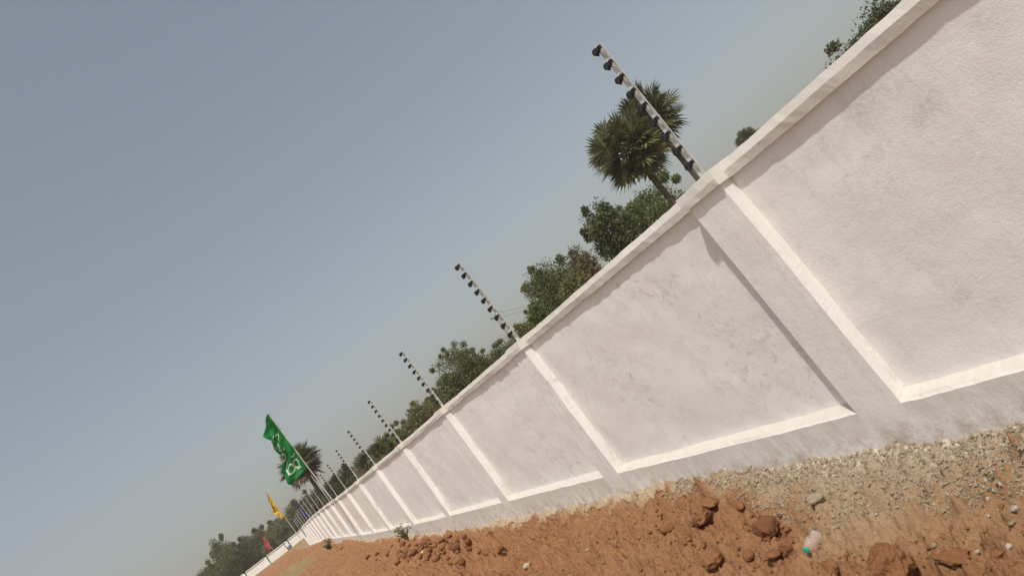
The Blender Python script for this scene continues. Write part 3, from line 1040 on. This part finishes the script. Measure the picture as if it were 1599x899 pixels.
for s, nm in ((-.7, 'outer left'), (.7, 'outer right')):
    a = Vector(tuple(ut)) + H * s + Vector((0, 0, .25)); b = Vector(tuple(we)) + H * s * .6
    pts = [a.lerp(b, t / 14) - Vector((0, 0, 1.0 * 4 * (t / 14) * (1 - t / 14))) for t in range(15)]
    mb = MB(); mb.tube(pts, [.014] * 15, 5)
    o = mb.build('power_line', M['black'])
    tag(o, 'thin overhead wire from the utility pole, %s of the pair' % ('nearer the sky' if s < 0 else 'nearer the trees'), 'wire', 'overhead wires')

# ------------------------------------------------------------------ stones and clods
def rock_mesh(seed, detail=3, rough=.22, cuts=9):
    r = random.Random(seed)
    import bmesh
    bm = bmesh.new()
    bmesh.ops.create_icosphere(bm, subdivisions=detail, radius=1.0)
    planes = []
    for _ in range(cuts):
        n = Vector((r.gauss(0, 1), r.gauss(0, 1), r.gauss(0, 1))).normalized()
        planes.append((n, r.uniform(.62, .9)))
    off = Vector((r.random() * 50, r.random() * 50, r.random() * 50))
    for v in bm.verts:
        d = v.co.normalized()
        k = 1.0
        for n, h in planes:
            c = d.dot(n)
            if c > 1e-3: k = min(k, h / c + .03)
        k *= 1 + rough * 1.2 * mnoise.noise(d * 1.7 + off) + rough * .75 * mnoise.noise(d * 4.2 + off) + rough * .5 * abs(mnoise.noise(d * 9 + off)) + rough * .42 * mnoise.noise(d * 17 + off) + rough * .25 * mnoise.noise(d * 38 + off)
        v.co = d * k
    V = [tuple(v.co) for v in bm.verts]; Fc = [tuple(v.index for v in f.verts) for f in bm.faces]
    bm.free()
    return V, Fc


def rock(name, px, py, size, mat, label, seed, sink=.3, detail=3, group=None, rough=.22, rot=None, cat='clod', share=None):
    """size = half extents (right, away, up) in metres; lies on the soil where that pixel's line of sight meets it"""
    p = ground_hit(px, py)
    if share is None:
        V, Fc = rock_mesh(seed, detail, rough)
        o = meshobj(name, V, Fc, mat, None, False)
        o.data.polygons.foreach_set('use_smooth', np.ones(len(o.data.polygons), dtype=bool))
    else:
        o = bpy.data.objects.new(name, share); col.objects.link(o)
    r = random.Random(seed)
    o.scale = size
    o.rotation_euler = rot if rot else (r.uniform(-.3, .3), r.uniform(-.3, .3), r.uniform(0, 6.28))
    o.location = (p[0], p[1], p[2] + size[2] * (1 - 2 * sink))
    tag(o, label, cat, group)
    return o


CG = 'soil clods and stones'
rock('soil_clod', 1207, 836, (.075, .07, .068), M['darkclod'], 'round dark rust clod standing upright left of the bottle', 31, .12, 5, CG, .17)
rock('soil_clod', 1232, 856, (.062, .05, .045), M['clod'], 'orange clod wedged between round clod and bottle', 32, .3, 4, CG, .16)
rock('soil_clod', 1398, 889, (.125, .09, .075), M['clod'], 'biggest blocky orange clod cut by the bottom edge', 33, .28, 5, CG, .2, (0, .1, .5))
rock('soil_clod', 1122, 884, (.085, .06, .05), M['clod'], 'wedge shaped orange clod with dark underside near the bottom edge', 34, .28, 4, CG, .2, (.1, .25, .3))
rock('soil_clod', 1113, 790, (.095, .06, .042), M['clod'], 'flat rust slab at the edge of the grey mortar', 35, .35, 4, CG, .2)
rock('soil_clod', 1047, 830, (.070, .035, .030), M['clod'], 'long narrow rust clod lying alone in smooth soil', 36, .35, 3, CG, .2)
rock('soil_clod', 1098, 815, (.14, .085, .045), M['clod'], 'broad cracked soil slab below the flat rust slab', 37, .45, 4, CG, .22)
rock('soil_clod', 1158, 792, (.055, .04, .027), M['clod'], 'small rust clod touching the grey mortar left of the round clod', 38, .35, 3, CG)
rock('soil_clod', 1172, 868, (.06, .05, .03), M['clod'], 'low orange lump between the wedge clod and the bottle', 39, .4, 3, CG)
rock('soil_clod', 1212, 872, (.06, .05, .03), M['clod'], 'low orange lump just below the wedged clod', 40, .4, 3, CG)
rock('soil_clod', 1300, 892, (.06, .05, .03), M['clod'], 'orange lump at the bottom edge left of the biggest clod', 41, .4, 3, CG)
rock('soil_clod', 1488, 872, (.07, .05, .022), M['clod'], 'low orange lump right of the biggest clod', 42, .45, 4, CG)
rock('soil_clod', 1560, 868, (.045, .03, .022), M['clod'], 'small orange lump near the right edge among pale stones', 43, .4, 3, CG)
rock('soil_clod', 1275, 780, (.055, .03, .030), M['greystone'], 'grey brown slab standing in the mortar above the bottle', 44, .35, 3, CG)
rock('soil_clod', 664, 848, (.11, .09, .09), M['clod'], 'rust clod right beside the green weed', 45, .3, 3, CG)
SG = 'pale stones on the soil'
for k, (px, py, s, lb) in enumerate([
        (1588, 799, .020, 'pale stone at the right edge, uppermost of the pale stones'),
        (1583, 822, .017, 'pale grey stone at the right edge, below the uppermost one'),
        (1579, 857, .018, 'flat pale stone at the right edge beside a small orange lump'),
        (1480, 880, .016, 'whitish stone at the bottom, on the low orange lump'),
        (1462, 853, .018, 'grey stone touching the top of the biggest clod'),
        (1530, 868, .014, 'whitish stone between two orange lumps at lower right'),
        (1545, 808, .012, 'small tan stone left of the uppermost pale stone'),
        (1371, 806, .011, 'tiny white stone on bare brown soil under the mortar'),
        (1349, 791, .016, 'grey stone half sunk in mortar rubble above the biggest clod'),
        (661, 862, .055, 'whitish broken lump among the rust clods below the weed'),
        (825, 886, .050, 'chalky white patch of rubble near the bottom edge'),
        (918, 858, .020, 'small pale stone beside the long narrow clod')]):
    rock('pale_stone', px, py, (s, s * .75, s * .6), M['whitestone'] if k not in (1, 4, 8) else M['greystone'], lb, 60 + k, .25, 2, SG, .3, None, 'stone')
# loose clods: one mesh per kind shared by the copies
kinds = [bpy.data.meshes.new('k') for _ in range(5)]
for q, me in enumerate(kinds):
    V, Fc = rock_mesh(200 + q, 2, .3, 8)
    me.from_pydata(V, [], Fc); me.materials.append(M['clod'] if q < 3 else M['darkclod']); me.update()
    me.polygons.foreach_set('use_smooth', np.ones(len(me.polygons), dtype=bool))
for k in range(70):
    px, py = rng.gauss(665, 48), rng.gauss(862, 11)
    if py > 897 or py < 838 + max(0, (700 - px)) * .03: continue
    s = rng.uniform(.035, .085)
    rock('loose_clod', px, py, (s, s * .8, s * .75), None, 'rust clod in the field of broken clods below the green weed', 300 + k, .3, group='broken clods below the weed', share=kinds[k % 5])
for k in range(46):
    px, py = rng.uniform(960, 1240), rng.uniform(800, 898)
    if abs(px - 1270) < 30 and py > 825: continue
    s = rng.uniform(.008, .024)
    rock('loose_clod', px, py, (s, s * .8, s * .65), None, 'little rust clod strewn on the soil among the bigger clods', 400 + k, .3, group='little clods near the bottle', share=kinds[k % 5])

# gravel and crumbs: too many to count
def crumbs(name, pts, sizes, mat, label, seed):
    r = np.random.RandomState(seed)
    base = np.array([(1, 0, 0), (-1, 0, 0), (0, 1, 0), (0, -1, 0), (0, 0, 1), (0, 0, -1)], float)
    tri = np.array([(0, 2, 4), (2, 1, 4), (1, 3, 4), (3, 0, 4), (2, 0, 5), (1, 2, 5), (3, 1, 5), (0, 3, 5)])
    n = len(pts)
    q = r.normal(size=(n, 4)); q /= np.linalg.norm(q, axis=1)[:, None]
    w, x, y, z = q.T
    Rm = np.stack([1 - 2 * (y * y + z * z), 2 * (x * y - z * w), 2 * (x * z + y * w), 2 * (x * y + z * w), 1 - 2 * (x * x + z * z), 2 * (y * z - x * w),
                   2 * (x * z - y * w), 2 * (y * z + x * w), 1 - 2 * (x * x + y * y)], -1).reshape(n, 3, 3)
    sh = base[None] * r.uniform(.55, 1.25, size=(n, 6, 1)) + r.normal(size=(n, 6, 3)) * .16
    V = np.einsum('nij,nkj->nki', Rm, sh) * np.asarray(sizes)[:, None, None] + np.asarray(pts)[:, None, :]
    Fc = (np.arange(n)[:, None, None] * 6 + tri[None]).reshape(-1, 3)
    o = bigmesh(name, V.reshape(-1, 3), Fc, mat)
    tag(o, label, 'gravel', None, 'stuff')
    return o


def scatter(n, seed, kind):
    r = np.random.RandomState(seed)
    P, S = [], []
    while len(P) < n:
        y = 1.7 * math.exp(r.rand() * math.log({'mortar': 3.2, 'soil': 9.0, 'lime': 3.0}[kind]))
        w = float(np.interp(y, [0, 2.4, 3.4, 4.5, 7, 12], {'mortar': [.42, .46, .66, .28, .16, .12], 'soil': [1.6, 1.6, 1.7, 1.7, 1.7, 1.8], 'lime': [.5, .5, .34, .2, .15, .1]}[kind]))
        off = r.rand() ** (1.0 if kind != 'lime' else 1.3) * w
        x = float(wall_x(y)) - .01 - off
        if kind == 'soil' and off < np.interp(y, [2.2, 3.1, 3.8, 4.4, 6], [.5, .75, .5, .25, .12]): continue
        s = (.0022 + .011 * r.rand() ** 4) * (1 + .06 * y)
        P.append((x, y, gz_at(x, y) + s * .35)); S.append(s)
    return np.array(P), np.array(S)


P, S = scatter(15000, 501, 'mortar'); crumbs('mortar_rubble', P, S, M['greystone'], 'grey mortar crumbs spilt along the near foot of the wall', 1)
P, S = scatter(2600, 502, 'lime'); crumbs('lime_crumbs', P, S * .9, M['whitestone'], 'white lime crumbs and splashes right against the wall foot', 2)
P, S = scatter(11000, 503, 'soil'); crumbs('soil_crumbs', P, S, M['clod'], 'fine rust soil crumbs over the heaped red earth', 3)

# ------------------------------------------------------------------ bottle
bp = ground_hit(1272, 866)
dv = (Vector(tuple(cR0)) * .85 + Vector((cF[0], cF[1], 0)) * .5).normalized()
bottle = empty('plastic_bottle', (bp[0], bp[1], bp[2]))
def lathe(prof, seg=24):
    V, Fc = [], []
    for (r_, z) in prof:
        for k in range(seg):
            V.append((r_ * math.cos(6.28318 * k / seg), r_ * math.sin(6.28318 * k / seg), z))
    for i in range(len(prof) - 1):
        for k in range(seg):
            Fc.append((i * seg + k, i * seg + (k + 1) % seg, (i + 1) * seg + (k + 1) % seg, (i + 1) * seg + k))
    return V, Fc
V, Fc = lathe([(.013, .016), (.013, .028), (.018, .027), (.030, .055), (.034, .075), (.033, .085), (.034, .095), (.032, .105), (.034, .115), (.033, .14), (.034, .165), (.030, .178), (.012, .174), (.001, .172)])
o1 = meshobj('body', V, Fc, M['pet'], bottle, True)
V, Fc = lathe([(.001, -.001), (.014, 0), (.0155, .002), (.0155, .017), (.0145, .019), (.001, .019)])
o2 = meshobj('cap', V, Fc, M['teal'], bottle, False)
qv = dv.to_track_quat('Z', 'Y')
for o in (o1, o2):
    o.rotation_mode = 'QUATERNION'; o.rotation_quaternion = qv; o.location = tuple(-dv * .03 + Vector((0, 0, .032))); o.scale = (1, 1, .72)
tag(bottle, 'clear plastic bottle with teal cap lying on the soil', 'bottle')

# ------------------------------------------------------------------ weeds
def weed(px, py, h, n, seed, label, mat, width=.2, leafsize=.05, name='weed', dryn=0):
    r = random.Random(seed)
    p = ground_hit(px, py)
    root = empty(name, p)
    st = MB(); lf = []
    ff = []
    for k in range(n):
        a = r.uniform(0, 6.28); sp = r.uniform(.1, 1) * width
        hh = h * r.uniform(.45, 1.0)
        tip = Vector((math.cos(a) * sp, math.sin(a) * sp, hh))
        md = Vector((math.cos(a) * sp * .35, math.sin(a) * sp * .35, hh * .6))
        st.tube([(0, 0, -.03), tuple(md), tuple(tip)], [.005, .004, .002], 5)
        for q in range(11):
            t = r.uniform(.15, 1.0)
            c = md * (t * 2) if t < .5 else md.lerp(tip, (t - .5) * 2)
            d = Vector((r.gauss(0, 1), r.gauss(0, 1), r.uniform(-.2, .8))).normalized()
            s = d.cross(Vector((r.gauss(0, 1), r.gauss(0, 1), 1))).normalized()
            L = leafsize * r.uniform(.6, 1.3)
            b = len(lf)
            lf += [c, c + d * L * .5 + s * L * .28, c + d * L, c + d * L * .5 - s * L * .28]
            ff.append((b, b + 1, b + 2, b + 3))
    st.build('stems', M['drystalk'], root)
    meshobj('foliage', [tuple(v) for v in lf], ff, mat, root)
    tag(root, label, 'plant')
    return root


weed(640, 846, .42, 26, 5, 'leafy green weed growing at the wall foot', M['leaf_fresh'], .26, .055)
weed(517, 857, .5, 22, 6, 'green grass tuft at the far heap near the flag pole', M['leaf_fresh'], .40, .12, 'grass_tuft')

# little post with a bundle at the far wall
fp = at(449, 856, 106); fp[2] = gz_at(fp[0], fp[1])
po = empty('rusty_post', fp)
mb = MB(); mb.tube([(0, 0, -.1), (-.05, 0, 1.0), (-.12, 0, 1.9)], [.07, .06, .05], 6); mb.build('shaft', M['rust'], po)
tag(po, 'short rust brown post standing in front of the far wall', 'post')
V, Fc = rock_mesh(900, 3, .2, 6)
o = meshobj('sack', V, Fc, M['bluegrey'], None, True); o.scale = (.30, .25, .36); o.location = (fp[0] + .25, fp[1] - .3, fp[2] + .26)
tag(o, 'small blue grey sack at the foot of the rusty post', 'sack')

# ------------------------------------------------------------------ haze
mb = MB(); mb.box((20, 200, 15), (420, 520, 19.5))
hz = mb.build('haze', None)
hz.data.materials.clear()
m = bpy.data.materials.new('haze_air'); m.use_nodes = True
m.node_tree.nodes.clear()
mo = m.node_tree.nodes.new('ShaderNodeOutputMaterial'); pv = m.node_tree.nodes.new('ShaderNodeVolumePrincipled')
pv.inputs['Color'].default_value = (0.97, 0.96, 0.95, 1); pv.inputs['Density'].default_value = 0.0006; pv.inputs['Anisotropy'].default_value = 0.2
m.node_tree.links.new(pv.outputs[0], mo.inputs['Volume'])
hz.data.materials.append(m)
tag(hz, 'pale dusty air over the whole place', 'haze', None, 'stuff')
